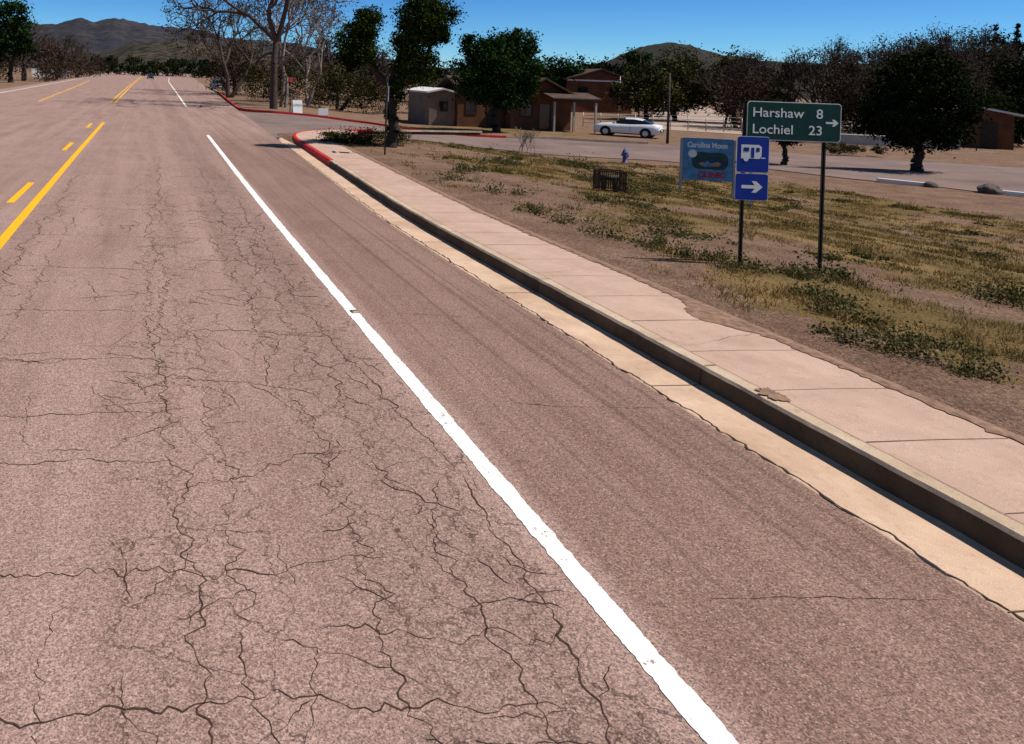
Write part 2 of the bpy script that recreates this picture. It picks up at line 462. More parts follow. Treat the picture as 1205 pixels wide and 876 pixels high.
def walk_line(x0, y0, x1, y1, amp=.07, step=.05, wd=.009):
    L = math.hypot(x1 - x0, y1 - y0); n = max(4, int(L / step)); s = random.random() * 100
    nxn, nyn = -(y1 - y0) / L, (x1 - x0) / L; pts = []; ws = []
    for i in range(n + 1):
        t = i / n; o = amp * (1.6 * mn.noise(Vector((t * L * 1.1, s, 0))) + .9 * mn.noise(Vector((t * L * 5, s, 3))) + .6 * mn.noise(Vector((t * L * 16, s, 7))))
        pts.append((x0 + (x1 - x0) * t + nxn * o, y0 + (y1 - y0) * t + nyn * o))
        ws.append(wd * (.15 + 1.4 * abs(mn.noise(Vector((t * L * 3, s, 9)))) + .6 * abs(mn.noise(Vector((t * L * 17, s, 9))))) * min(1, 8 * t + .2, 8 * (1 - t) + .2))
    return pts, ws
CR = [(.28, 2.0, .27, 12.5, .10, .011), (.62, 2, .55, 6.6, .12, .010), (.8, 6, .4, 9, .1, .008), (1.28, 2.4, 1.45, 7.5, .12, .008), (1.75, 2.4, 1.68, 13, .10, .009),
      (2.05, 2.4, 2.25, 5, .06, .012), (2.25, 5, 1.9, 8.5, .06, .013), (1.9, 8.5, 2.0, 17, .08, .015), (1.5, 9, 1.6, 22, .1, .016), (1.3, 7.5, 1.2, 13, .1, .012), (.1, 7, .15, 15, .1, .012),
      (-3.5, 4.28, 1.45, 4.12, .10, .012), (-3, 3.32, 1.9, 3.18, .09, .010), (-3.5, 5.45, .28, 5.32, .07, .010), (-3.5, 6.15, .27, 6.05, .05, .012),
      (-3, 7.25, .27, 7.15, .06, .010), (-2, 8.7, .25, 8.6, .05, .011), (-1.8, 10.6, .3, 10.4, .06, .012), (.3, 6.7, 1.7, 6.3, .08, .009), (.28, 4.9, 1.5, 5.3, .1, .009),
      (.9, 3.7, 2.1, 3.55, .1, .009), (.5, 8.0, 1.8, 7.8, .08, .009), (-.4, 2, -.35, 3.9, .08, .006), (-1.35, 4.3, -1.2, 14, .1, .009), (-1.7, 9, -1.6, 20, .1, .013),
      (3.0, 3.72, 4.4, 3.62, .02, .008), (3.2, 6.1, 4.4, 5.95, .03, .008), (2.9, 8.5, 3.7, 8.4, .03, .008), (2.8, 12.5, 4.4, 12.3, .03, .009),
      (.3, 13, .5, 24, .1, .016), (-2, 12.6, 2.4, 12.2, .1, .011), (-2, 15, 2.4, 14.6, .1, .012), (-2, 17.4, 2.4, 17.1, .1, .012), (-2, 20, 2.4, 19.4, .1, .014)]
parts = []
for a in CR:
    p, ws = walk_line(a[0], a[1], a[2], a[3], a[4], .03, a[5]); parts.append(ribbon('', p, ws, .0025, None))
for k in range(150):
    x = random.choice([random.uniform(-.2, .9), random.uniform(1.1, 2.3), random.uniform(1.1, 2.3)]); y = 2.6 + 13 * random.random()
    an = random.uniform(0, math.pi); L = random.uniform(.2, .8)
    p, ws = walk_line(x, y, min(2.35, x + L * math.cos(an)), y + L * math.sin(an), .06, .03, .0055 + .0004 * y); parts.append(ribbon('', p, ws, .0027 + k * 5e-6, None))
for k in range(45):
    x = random.uniform(-2.0, .2); y = 4 + 14 * random.random(); an = random.choice([random.gauss(0, .25), random.gauss(1.57, .25)]); L = random.uniform(.3, 1.1)
    p, ws = walk_line(x, y, x + L * math.cos(an), y + L * math.sin(an), .06, .03, .005 + .0004 * y); parts.append(ribbon('', p, ws, .0035 + k * 5e-6, None))
multi('pavement_cracks', parts, M['crack'])
pts = []; ws = []
for i in range(900):
    y = -2 + i * .035
    pts.append((xe(y) + .012 + .045 * mn.noise(Vector((y * 3, 2, 0))) + .03 * mn.noise(Vector((y * 14, 5, 0))), y)); ws.append(.008 + .038 * abs(mn.noise(Vector((y * 6, 8, 0)))))
multi('gutter_edge_crack', [ribbon('', pts, ws, .009, None)], M['crack'])

# ---------------------------------------------------------------- kerb, gutter, sidewalk
def sweep(name, path, prof, mats, matf, n=None, parent=None, tfun=None, wob=0):
    v = []; f = []; fm = []; m = len(prof); N = len(path)
    for i, p in enumerate(path):
        a = path[max(i - 1, 0)]; b = path[min(i + 1, N - 1)]; d = np.array(b) - np.array(a); d /= np.linalg.norm(d)
        nr = np.array([d[1], -d[0]])
        zb = tfun(p) if tfun else 0
        for (o, z) in prof:
            oo = o + wob * mn.noise(Vector((p[0] * 3, p[1] * 3, z * 9))) + wob * .7 * mn.noise(Vector((p[0] * 13, p[1] * 13, z * 9)))
            v.append((p[0] + nr[0] * oo, p[1] + nr[1] * oo, z + zb))
    for i in range(N - 1):
        for k in range(m - 1):
            q = i * m + k; f.append((q, q + m, q + m + 1, q + 1)); fm.append(matf(path[i], k))
    return poly_mesh(name, v, f, None, parent, mats=mats, fm=fm)
cpath0 = [(5.1, -14), (5.1, 0), (5.1, 8), (5.1, 14), (5.42, 20.3), (5.8, 27), (6.02, 30.6), (6.6, 33), (7.8, 34.7), (9.6, 35.7), (12.5, 36.5), (17, 37.2)]
cpath = resample(cpath0, 900)
CX = [p[1] for p in cpath[:580]]; CXX = [p[0] for p in cpath[:580]]
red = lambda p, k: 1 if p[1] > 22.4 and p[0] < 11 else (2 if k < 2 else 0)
sweep('curb', cpath, [(-.005, -.05), (.0, .02), (.014, .155), (.034, .180), (.15, .186), (.152, .1)], [M['curb'], M['red'], M['curbface_shade_stain']], red, wob=.011)
wpath = [p for p in cpath if p[1] < 35.6 and p[0] < 9.3]
sweep('sidewalk', wpath, [(.156, .1), (.158, .182), (.75, .19), (1.36, .185), (1.365, -.1)], [M['walk']], lambda p, k: 0)
gpath = [p for p in cpath if p[0] < 8.5]
sweep('gutter', gpath, [(-.56, -.02), (-.50, .0045), (-.25, .006), (-.03, .006), (.02, .012)], [M['gutter']], lambda p, k: 0)
c2 = resample([(11.6, 150), (10.1, 110), (8.4, 80), (7.2, 60), (7.3, 55.5), (8.6, 53.6), (11, 53.1), (15, 52.2), (21, 49.9), (27, 48.8), (33, 46.9)], 160)
sweep('far_curb', c2, [(.0, -.1), (.01, .10), (.03, .13), (.16, .135), (.17, -.1)], [M['curb'], M['red']], lambda p, k: 1 if (p[1] < 105 and p[0] < 24) else 0,
      tfun=lambda p: (ground_z(p[0], p[1]) + .05))
parts = []
def cxat(y): return float(np.interp(y, CX, CXX))
def crossline(y, o0, o1, z, wd):
    x = cxat(y)
    return ([(x + o0, y - wd / 2, z), (x + o1, y - wd / 2, z), (x + o1, y + wd / 2, z), (x + o0, y + wd / 2, z)], [(0, 1, 2, 3)])
y = 3.15
while y < 30:
    x = cxat(y); wd = .010 if random.random() < .5 else .006
    vv = []
    for o, z in [(.17, .1875), (.75, .1925), (1.35, .1875)]: vv += [(x + o, y - wd / 2, z), (x + o, y + wd / 2, z)]
    parts.append((vv, [(0, 2, 3, 1), (2, 4, 5, 3)])); y += .9
for y in np.arange(-2.3, 30, 2.9):
    parts.append(crossline(y, -.50, -.03, .0105, .010)); parts.append(crossline(y, .04, .148, .1905, .012))
pts = [(p[0] + .154, p[1]) for p in cpath if p[1] < 30]
parts.append(ribbon('', pts, .007, .190, None))
multi('sidewalk_joints', parts, M['joint'])
parts = []
for (a, b, c_, d) in [(5.3, 6.9, 6.4, 7.25), (5.3, 9.6, 5.9, 9.75), (5.4, 12.2, 6.3, 12.0)]:
    p, ws = walk_line(a, b, c_, d, .04, .03, .005); parts.append(ribbon('', p, ws, .1945, None))
multi('sidewalk_cracks', parts, M['joint'])
parts = []
for y in np.arange(-2.3, 30, 2.9):
    x = cxat(y)
    parts.append(([(x - .016, y - .006, .01), (x - .016, y + .006, .01), (x + .002, y + .006, .15), (x + .002, y - .006, .15)], [(0, 1, 2, 3)]))
multi('curb_joints', parts, M['crack'])
vv = []; ff = []
ysp = np.arange(-2, 30, .05)
for i, y in enumerate(ysp):
    xw = cxat(y) + 1.36
    a = .02 + .13 * max(0, mn.noise(Vector((y * 1.3, 4, 0)))) + .05 * mn.noise(Vector((y * 7, 4, 0)))
    a += .36 * math.exp(-((y - 7.75) / .45) ** 2) + .06 * mn.noise(Vector((y * 12, 9, 0)))
    a = max(a, -.01)
    vv += [(xw - a, y, .1925), (xw + .03, y, .1985), (xw + .35, y, .13)]
for i in range(len(ysp) - 1):
    q = 3 * i; ff += [(q, q + 1, q + 4, q + 3), (q + 1, q + 2, q + 5, q + 4)]
poly_mesh('dirt_edge', vv, ff, M['dirt'])
vv = [(0, 0, 0)]; ff = []
for i in range(64):
    a = i / 64 * 2 * math.pi; r = 1 + .5 * mn.noise(Vector((math.cos(a) * 2, math.sin(a) * 2, 1))) + .45 * mn.noise(Vector((math.cos(a) * 7, math.sin(a) * 7, 1)))
    vv.append((.085 * r * math.cos(a), .13 * r * math.sin(a), 0))
for i in range(64): ff.append((0, 1 + i, 1 + (i + 1) % 64))
poly_mesh('dirt_patch', vv, ff, M['dirt'], loc=(5.24, 5.75, .1945))

e = empty('road_reflector', (2.47, 8.55, .004), .15)
poly_mesh('body', [(-.05, -.05, 0), (.05, -.05, 0), (.05, .05, 0), (-.05, .05, 0), (-.035, -.02, .02), (.035, -.02, .02), (.035, .02, .02), (-.035, .02, .02)],
          [(4, 5, 6, 7), (0, 1, 5, 4), (1, 2, 6, 5), (2, 3, 7, 6), (3, 0, 4, 7)], M['stuccotan'], e)
box('lens', (0, -.037, .011), (.06, .004, .008), M['signwhite'], e)

# ---------------------------------------------------------------- vegetation generators
def quads_at(P, size, rg, flat=0.0):
    n = len(P); a = rg.normal(size=(n, 3)); a /= np.linalg.norm(a, axis=1)[:, None]
    b = rg.normal(size=(n, 3)); b -= (b * a).sum(1)[:, None] * a; b /= np.linalg.norm(b, axis=1)[:, None]
    s = (size * rg.uniform(.5, 1.3, n))[:, None]
    V = np.stack([P - a * s, P - b * s * .55, P + a * s, P + b * s * .55], 1).reshape(-1, 3)
    return V, np.arange(4 * n).reshape(-1, 4)

def crown(name, blobs, nl, leaf, mat, parent=None, clump=.24, nclump=40, seed=1, up_light=True):
    rg = np.random.default_rng(seed)
    B = np.array(blobs, float); wt = (B[:, 3] * B[:, 4] * B[:, 5]) ** .67; wt /= wt.sum()
    Ps = []; Cs = []
    for b, w_ in zip(B, wt):
        kc = max(6, int(nclump * w_ * len(B) ** .5)); nn = int(nl * w_ / kc) + 1
        d = rg.normal(size=(kc, 3)); d /= np.linalg.norm(d, axis=1)[:, None]
        rad = rg.uniform(.35, 1.08, kc) ** .6
        C = b[:3] + d * rad[:, None] * b[3:6] * .88
        for c, dd, rr in zip(C, d, rad):
            sg = clump * b[3:6].mean() * rg.uniform(.5, 1.3)
            p = c + rg.normal(size=(nn, 3)) * sg * np.array([1, 1, .75]); Ps.append(p)
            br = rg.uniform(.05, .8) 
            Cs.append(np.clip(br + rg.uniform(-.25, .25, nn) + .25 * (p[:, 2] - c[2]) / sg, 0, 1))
    P = np.concatenate(Ps); C = np.concatenate(Cs)
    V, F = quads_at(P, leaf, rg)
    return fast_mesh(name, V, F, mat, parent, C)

def seg_mesh(name, segs, mat, parent=None, k=5):
    segs = np.array(segs, float); n = len(segs)
    p0, p1, ra, rb = segs[:, 0:3], segs[:, 3:6], segs[:, 6], segs[:, 7]
    d = p1 - p0; d /= (np.linalg.norm(d, axis=1)[:, None] + 1e-9)
    ref = np.where(np.abs(d[:, 2:3]) > .9, np.array([[1, 0, 0]]), np.array([[0, 0, 1]]))
    a = np.cross(d, ref); a /= np.linalg.norm(a, axis=1)[:, None]; b = np.cross(d, a)
    V = np.zeros((n, 2 * k, 3))
    for i in range(k):
        t = 2 * math.pi * i / k; o = a * math.cos(t) + b * math.sin(t)
        V[:, i] = p0 + o * ra[:, None]; V[:, k + i] = p1 + o * rb[:, None]
    F = []
    for i in range(k):
        j = (i + 1) % k; F.append([i, j, k + j, k + i])
    F = (np.arange(n)[:, None, None] * 2 * k + np.array(F)[None]).reshape(-1, 4)
    return fast_mesh(name, V.reshape(-1, 3), F, mat, parent, smooth=True)

def grow(segs, p, d, L, r, depth, rg, kids=(2, 3), spread=.6, shrink=.72, up=.08, rmin=.008, tips=None, wig=.13):
    p = np.array(p, float); d = np.array(d, float); n = 3
    for i in range(n):
        d2 = d + rg.normal(size=3) * wig + np.array([0, 0, up]); d2 /= np.linalg.norm(d2)
        q = p + d2 * L / n; rr = r * (1 - .1 * (i + 1)); segs.append((*p, *q, r * (1 - .1 * i), max(rr, rmin))); p = q; d = d2
    if depth == 0:
        if tips is not None: tips.append(p)
        return
    for k in range(rg.integers(kids[0], kids[1] + 1)):
        o = rg.normal(size=3); o -= o.dot(d) * d; o /= np.linalg.norm(o)
        nd = d + o * spread * rg.uniform(.6, 1.3); nd /= np.linalg.norm(nd)
        grow(segs, p, nd, L * shrink * rg.uniform(.8, 1.15), max(r * .66, rmin), depth - 1, rg, kids, spread, shrink, up, rmin, tips, wig)

def bare_tree(name, x, y, h, mat, depth=6, trunk=.3, seed=1, stems=1, spread=.6, rmin=.012, lean=(0, 0), L0=None, up=.06, kids=(2, 3), twigs=0, tmat=None, tw=.035, wig=.13):
    rg = np.random.default_rng(seed); segs = []; tips = []; z = ground_z(x, y) - .1
    e = empty(name, (x, y, z))
    for s in range(stems):
        d = np.array([lean[0] + (rg.normal() * .3 if stems > 1 else 0), lean[1] + (rg.normal() * .3 if stems > 1 else 0), 1.0]); d /= np.linalg.norm(d)
        grow(segs, (rg.normal() * .3 * (stems > 1), rg.normal() * .3 * (stems > 1), 0), d, L0 or h * .3, trunk, depth, rg, kids, spread, .72, up, rmin, tips, wig)
    seg_mesh('branches', segs, mat, e, 5 if trunk > .2 else 3)
    if twigs:
        T = np.array(tips); P = np.repeat(T, twigs, 0) + rg.normal(size=(len(T) * twigs, 3)) * h * tw
        V, F = quads_at(P, h * .008, rg); fast_mesh('twigs', V, F, tmat, e, rg.uniform(0, 1, len(F)))
    return e

def leafy_tree(name, x, y, blobs, trunk_r, mat, nl, leaf, seed=1, fork=None, nclump=60, clump=.22, bark=None, z0=None):
    z = (ground_z(x, y) if z0 is None else z0) - .05
    e = empty(name, (x, y, z)); rg = np.random.default_rng(seed); segs = []
    zf = fork if fork else min(b[2] - b[5] * .5 for b in blobs)
    segs.append((0, 0, -.1, 0, 0, .25, trunk_r * 1.45, trunk_r * 1.08)); p = np.array([0, 0, .25]); n = 5
    for i in range(n):
        q = np.array([rg.normal() * trunk_r * .25, rg.normal() * trunk_r * .25, .25 + (zf - .25) * (i + 1) / n])
        segs.append((*p, *q, trunk_r * (1.08 - .07 * i), trunk_r * (1.0 - .07 * i))); p = q
    for b in blobs:
        c = np.array(b[:3], float); m = (p + c) / 2 + rg.normal(size=3) * .1 * np.linalg.norm(c - p); m[2] -= .1
        segs.append((*p, *m, trunk_r * .6, trunk_r * .45)); segs.append((*m, *c, trunk_r * .45, trunk_r * .28))
        for k in range(7):
            o = rg.normal(size=3); o /= np.linalg.norm(o); t = c + o * np.array(b[3:6]) * .85
            segs.append((*c, *t, trunk_r * .22, .01))
    seg_mesh('trunk', segs, bark or M['bark'], e, 8)
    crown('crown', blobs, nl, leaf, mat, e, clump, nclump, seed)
    return e

# ---------------------------------------------------------------- trees
leafy_tree('juniper_tree', 9.1, 27.5, [(-1.4, .1, 3.75, .75, .75, .95), (-1.05, 0, 4.6, .6, .6, .7), (1.15, .1, 5.0, 1.15, 1.1, 1.0), (.65, -.1, 3.3, .8, .8, .95), (.45, 0, 4.2, .6, .6, .6), (1.6, .2, 4.3, .6, .6, .5), (.1, 0, 2.3, .30, .28, .6), (.0, 0, 1.2, .24, .22, .6)],
           .20, L1, 42000, .055, 3, fork=2.3, nclump=120, clump=.2)
crown('dark_shrub', [(0, 0, .3, 1.1, .6, .35), (-1.2, .3, .25, .9, .5, .28), (1.0, -.1, .35, .5, .5, .4)], 8000, .035, L3, None, .25, 60, 5).location = (8.6, 28.4, .1)
leafy_tree('oak_tree', 26.4, 55.0, [(0, 0, 5.4, 2.5, 2.3, 2.0), (-2.0, 0, 4.0, 1.6, 1.6, 1.6), (2.0, .2, 4.5, 1.6, 1.5, 1.8), (.3, 0, 3.0, 2.3, 1.8, 1.3), (1.6, 0, 6.8, 1.4, 1.3, 1.2), (-1.9, 0, 6.3, 1.2, 1.1, 1.2)],
           .3, L2, 30000, .12, 8, fork=2.0, nclump=150, clump=.19)
leafy_tree('round_tree', 36.7, 32.4, [(0, 0, 4.1, 2.1, 2.2, 1.6), (-1.3, 0, 2.7, 1.4, 1.6, 1.4), (1.4, 0, 2.8, 1.3, 1.5, 1.3), (.2, 0, 2.1, 1.9, 1.8, 1.1), (.3, 0, 5.2, 1.1, 1.2, .7), (-1.0, 0, 4.5, .9, .9, .8), (1.6, 0, 4.2, .7, .8, .7)],
           .22, L5, 32000, .08, 12, fork=1.3, nclump=150, clump=.18)
leafy_tree('small_tree', 32.8, 35.8, [(0, 0, 2.2, 1.0, 1.0, .8), (.5, 0, 1.7, .7, .7, .6), (-.6, 0, 1.9, .6, .7, .6)], .13, L5, 8000, .07, 13, fork=1.0)
leafy_tree('green_tree', -21, 123, [(0, 0, 10, 3.4, 3, 3.2), (-2, 0, 6, 3, 3, 2.8), (1.6, 0, 6.2, 2.2, 2.2, 2)], .4, L2, 7000, .26, 14, fork=3)
leafy_tree('green_tree', -27, 128, [(0, 0, 11, 3.6, 3, 3.2), (-2, 0, 6, 3, 3, 2.8), (1.6, 0, 5.2, 2.6, 2.2, 2)], .4, L2, 7000, .26, 15, fork=3)
for i, (x, y, r, h, m_) in enumerate([(58, 102, 3.0, 8.2, L2), (66, 103, 3.0, 7.8, L5), (74, 108, 2.6, 9.8, L2), (52, 98, 2.6, 6.8, L5), (68, 92, 2.6, 7.4, L5)]):
    leafy_tree('leafy_tree', x, y, [(0, 0, h - r * .8, r * .8, r * .8, r * .8), (-r * .5, 0, h * .5, r * .7, r * .7, h * .28), (r * .55, 0, h * .55, r * .6, r * .7, h * .26)], .25, m_, 6000, .2, 20 + i, fork=h * .3, nclump=90)
for i, (x, y, r, h, m_) in enumerate([(61, 82, 3.6, 8.8, L3), (66, 79, 3.4, 8.6, L3), (56, 80, 3, 6.8, L3), (84, 66, 3.6, 8.5, L5), (104, 82, 4, 12, L5), (112, 84, 3.2, 12, L5), (96, 70, 4, 9.5, L5), (78, 60, 3.5, 7.6, L5), (90, 60, 4, 7.5, L5), (72, 46, 3, 5.6, L5), (68, 41, 2.6, 4.6, L5)]):
    leafy_tree('leafy_tree', x, y, [(0, 0, h - r * .8, r * .7, r * .8, r * .8), (-r * .6, 0, h * .45, r * .8, r * .7, h * .3), (r * .6, 0, h * .42, r * .8, r * .7, h * .3)], .25, m_, 8000, .17, 40 + i, fork=h * .25, nclump=90)
for i, (x, y, h) in enumerate([(122, 97, 14), (128, 99, 15), (117, 92, 12)]):
    bl = [(0, 0, h * (.25 + .12 * k), (1.6 - .22 * k), (1.6 - .22 * k), h * .09) for k in range(7)]
    leafy_tree('conifer_tree', x, y, bl, .2, L5, 6000, .2, 60 + i, fork=h * .4)
bare_tree('sycamore_tree', 10.3, 60.8, 15, M['barkbrown'], 7, .36, 5, 1, .85, .020, L0=5.6, up=.02, twigs=3, tmat=L4, tw=.02)
bare_tree('bare_tree', 12.3, 66, 13, M['barkpale'], 6, .20, 17, 2, .8, .024, L0=4.2, up=.02, twigs=4, tmat=L4)
bare_tree('bare_tree', 9.6, 84, 13, M['barkbrown'], 6, .26, 9, 2, .72, .028, L0=3.8, up=.03, twigs=4, tmat=L4)
bare_tree('bare_tree', 15.5, 74, 12, M['barkpale'], 6, .20, 11, 2, .75, .026, L0=3.6, up=.03, twigs=4, tmat=L4)
bare_tree('bare_tree', 20.5, 80, 11, M['barkbrown'], 6, .24, 13, 2, .65, .028, L0=2.8, up=.03, twigs=5, tmat=L4)
bare_tree('bare_tree', 11.5, 100, 14, M['barkbrown'], 6, .28, 19, 2, .7, .035, L0=4.4, up=.03, twigs=5, tmat=L4)
sp = [(-19, 165, 11, .3), (-23, 150, 12, .3), (-21, 185, 11, .3), (-17.5, 200, 11, .3), (-22, 140, 10, .3)]
for i, (x, y, h, t_) in enumerate(sp):
    bare_tree('bare_tree', x, y, h, M['barkbrown'], 5, t_, 70 + i, 2, .6, .05, up=.05, twigs=6, tmat=L4)
sp = [(62, 69, 10), (66, 68, 10.5), (69, 67, 10), (72, 66, 11), (75, 66, 11.5), (79, 68, 12.5), (84, 73, 13), (88, 74, 14), (72, 74, 11), (92, 76, 13), (65, 62, 8), (71, 60, 9), (78, 63, 11), (82, 64, 11), (86, 66, 11), (94, 72, 12), (58, 70, 8)]
for i, (x, y, h) in enumerate(sp):
    bare_tree('bare_tree', x, y, h, M['barkbrown'], 6, .17, 100 + i, 3, .5, .022, up=.07, L0=h * .25, twigs=4, tmat=L4, tw=.025)
def mass(name, pts, mat, nl, leaf, seed, h=(3, 5), r=(2, 3.5)):
    rg = np.random.default_rng(seed); bl = []
    for x, y in pts:
        hh = rg.uniform(*h); rr = rg.uniform(*r); z = ground_z(x, y)
        bl.append((x, y, z + hh * .45, rr, rr, hh * .5)); bl.append((x + rg.normal() * rr * .6, y, z + hh * .75, rr * .5, rr * .5, hh * .28))
    return crown(name, bl, nl, leaf, mat, None, .22, 26 * len(bl) ** .5, seed)
mass('brush', [(9.5 + i * 1.9, 92 + (i % 3) * 3) for i in range(12)], L4, 30000, .12, 201, (5.5, 8.5))
mass('brush', [(11.5, 76), (14, 78), (17, 76), (20, 75), (23, 77), (26, 80), (30, 82)], L3, 15000, .11, 202, (3, 5.5), (1.6, 2.6))
mass('brush', [(-17, 140), (-18, 150), (-20, 160), (-19, 172), (-17.5, 190), (-17, 205), (-24, 140), (-28, 150), (-16, 230), (-15, 260)], L4, 14000, .2, 203, (5, 8), (2.5, 4))
mass('distant_trees', [(-22 + i * 5.5, 330 + (i % 4) * 12) for i in range(14)], L5, 14000, .5, 204, (6, 11), (4, 6))
mass('distant_trees', [(31 + i * 4.2, 123 - i * 1.0 + (i % 3) * 4) for i in range(31)], L5, 50000, .24, 205, (5, 8.5), (2.8, 4.2))
mass('brush', [(56 + i * 2.6, 66 + (i % 3) * 3 - i * .9) for i in range(19)], L4, 40000, .12, 206, (3.5, 6), (2, 3))
mass('brush', [(62 + i * 3.0, 57 - i * 1.3 + (i % 2) * 2) for i in range(16)], L5, 38000, .13, 207, (2.5, 4.6), (2, 3))
bare_tree('bare_shrub', 17.6, 34.0, 1.3, M['barkpale'], 4, .02, 300, 7, .45, .006, L0=.45)
crown('roadside_shrub', [(0, 0, .3, .8, .6, .35), (1.4, .2, .25, .6, .5, .3), (3.0, .1, .2, .5, .4, .25)], 5000, .04, L3, None, .25, 40, 301).location = (42, 42, -.9)

# ---------------------------------------------------------------- grass and weeds
def blades(name, P, H, W, C, mat, lean=.7):
    n = len(P); an = rng.uniform(0, 2 * math.pi, n); ln = rng.uniform(0, lean, n) * H
    dx, dy = np.cos(an), np.sin(an); la = rng.uniform(0, 2 * math.pi, n)
    tip = P + np.stack([np.cos(la) * ln, np.sin(la) * ln, H], 1)
    wv = np.stack([dx, dy, np.zeros(n)], 1) * (W / 2)[:, None]
    V = np.stack([P - wv, P + wv, tip], 1).reshape(-1, 3)
    return fast_mesh(name, V, np.arange(3 * n).reshape(-1, 3), mat, None, C)
Pp = []; Hh = []; Ww = []; Cc = []
n = 0
while n < 21000:
    y = 2.5 + 34 * random.random() ** 1.5; x = 6.7 + 20 * random.random() ** 1.2
    vmk = veg_mask(x, y)
    if random.random() > vmk * 1.2 - .18: continue
    if random.random() > .32 - mn.fractal(Vector((x * 1.3, y * 1.3, 8)), 1, 2, 3) * 1.5: continue
    n += 1
    gr = mn.noise(Vector((x * .5, y * .5, 20))) + .35 * mn.noise(Vector((x * 2, y * 2, 21)))
    hb = .03 + .05 * random.random() + .03 * max(0, gr)
    cb = .62 - .75 * gr
    z = ground_z(x, y)
    for k in range(8):
        px = x + random.gauss(0, .06); py = y + random.gauss(0, .06)
        Pp.append((px, py, z - .005)); Hh.append(hb * random.uniform(.4, 1.3)); Ww.append(.005 + .0009 * y + .003 * random.random()); Cc.append(min(1, max(0, cb + random.uniform(-.35, .35))))
blades('grass', np.array(Pp), np.array(Hh), np.array(Ww), np.array(Cc), LG)
Pw = []; Cw = []
cl = [(7.5, 6.8, .30, .2), (7.85, 7.1, .25, .2), (7.3, 7.35, .10, .08), (8.2, 8.1, .3, .22), (8.3, 8.6, .2, .18), (7.85, 12.3, .28, .22), (7.8, 13.3, .3, .22), (7.6, 14.2, .25, .2), (8.3, 11.6, .25, .2), (8.6, 9.9, .2, .18), (8.35, 10.6, .22, .2), (11.5, 9, .5, .2), (12.2, 8.6, .4, .2),
      (9.0, 9.5, .25, .13), (9.7, 9.7, .25, .15), (7.7, 6.2, .2, .12), (9, 12.5, .4, .2), (9.6, 13.5, .35, .2), (10.4, 16, .4, .2), (8.2, 16.5, .3, .2), (12.6, 18.5, .5, .22), (8, 19, .35, .2), (9.4, 21, .45, .25), (13.5, 21, .6, .3), (15, 20.6, .5, .25), (11.6, 24, .6, .3), (16, 27, .8, .3), (18.5, 25, .7, .3)]
for k in range(80):
    x = random.uniform(7.6, 25); y = random.uniform(6.5, 35)
    if veg_mask(x, y) > .4: cl.append((x, y, random.uniform(.08, .35), random.uniform(.04, .12)))
rw = np.random.default_rng(33)
for (x, y, r, h) in cl:
    m_ = int(800 * (r / .3) ** 1.3 * (1.0 if y < 12 else .55)); z = ground_z(x, y)
    for s in range(12):
        ox, oy = rw.normal(size=2) * r * .75; mm = m_ // 12; rr = r * .25; hh = h * rw.uniform(.5, 1.3)
        p = np.stack([x + ox + rw.normal(size=mm) * rr, y + oy + rw.normal(size=mm) * rr, z + hh * np.abs(rw.normal(size=mm)) * .5], 1)
        Pw.append(p); Cw.append(np.clip(rw.uniform(.1, .95) + rw.uniform(-.3, .3, mm), 0, 1))
Pw = np.concatenate(Pw); Cw = np.concatenate(Cw)
V, F = quads_at(Pw, .014 + 0 * Pw[:, 0] + .0008 * Pw[:, 1], rw)
fast_mesh('weeds', V, F, LW, None, Cw)
Vb = []; Fb = []
for k in range(1400):
    y = random.uniform(3, 20); x = 6.55 + abs(random.gauss(0, .5)) + float(np.interp(y, [14, 30], [0, .8])); z = ground_z(x, y); r = random.uniform(.006, .024); o = len(Vb)
    for d in ((1, 0, 0), (0, 1, 0), (-1, 0, 0), (0, -1, 0), (0, 0, .7), (0, 0, -.3)): Vb.append((x + d[0] * r * random.uniform(.7, 1.2), y + d[1] * r * random.uniform(.7, 1.2), z + d[2] * r))
    for q in ((0, 1, 4), (1, 2, 4), (2, 3, 4), (3, 0, 4), (1, 0, 5), (2, 1, 5), (3, 2, 5), (0, 3, 5)): Fb.append(tuple(i + o for i in q))
poly_mesh('pebbles', Vb, Fb, M['dirt'])

# ---------------------------------------------------------------- signs
def text(body, size, loc, mat, parent, align='LEFT', bold=.0, xs=1.0, rz=0):
    c = bpy.data.curves.new('lettering', 'FONT'); c.body = body; c.size = size; c.align_x = align; c.align_y = 'CENTER'
    c.offset = bold; c.extrude = .0006; c.materials.append(mat)
    o = bpy.data.objects.new('lettering', c); o.location = loc; o.rotation_euler = (R(90), 0, 0); o.scale = (xs, 1, 1)
    return link(o, parent)
def rrect(name, x0, x1, z0, z1, y, r, mat, parent, th=.004):
    pts = []
    for cx, cz, a0 in ((x1 - r, z1 - r, 0), (x0 + r, z1 - r, 90), (x0 + r, z0 + r, 180), (x1 - r, z0 + r, 270)):
        for k in range(6):
            a = R(a0 + 18 * k); pts.append((cx + r * math.cos(a), cz + r * math.sin(a)))
    n = len(pts); v = [(p[0], y, p[1]) for p in pts] + [(p[0], y + th, p[1]) for p in pts]
    f = [tuple(range(n - 1, -1, -1)), tuple(range(n, 2 * n))] + [(i, (i + 1) % n, n + (i + 1) % n, n + i) for i in range(n)]
    return poly_mesh(name, v, f, mat, parent)
def flat(name, pts, y, mat, parent):
    return poly_mesh(name, [(p[0], y, p[1]) for p in pts], [tuple(range(len(pts) - 1, -1, -1))], mat, parent)
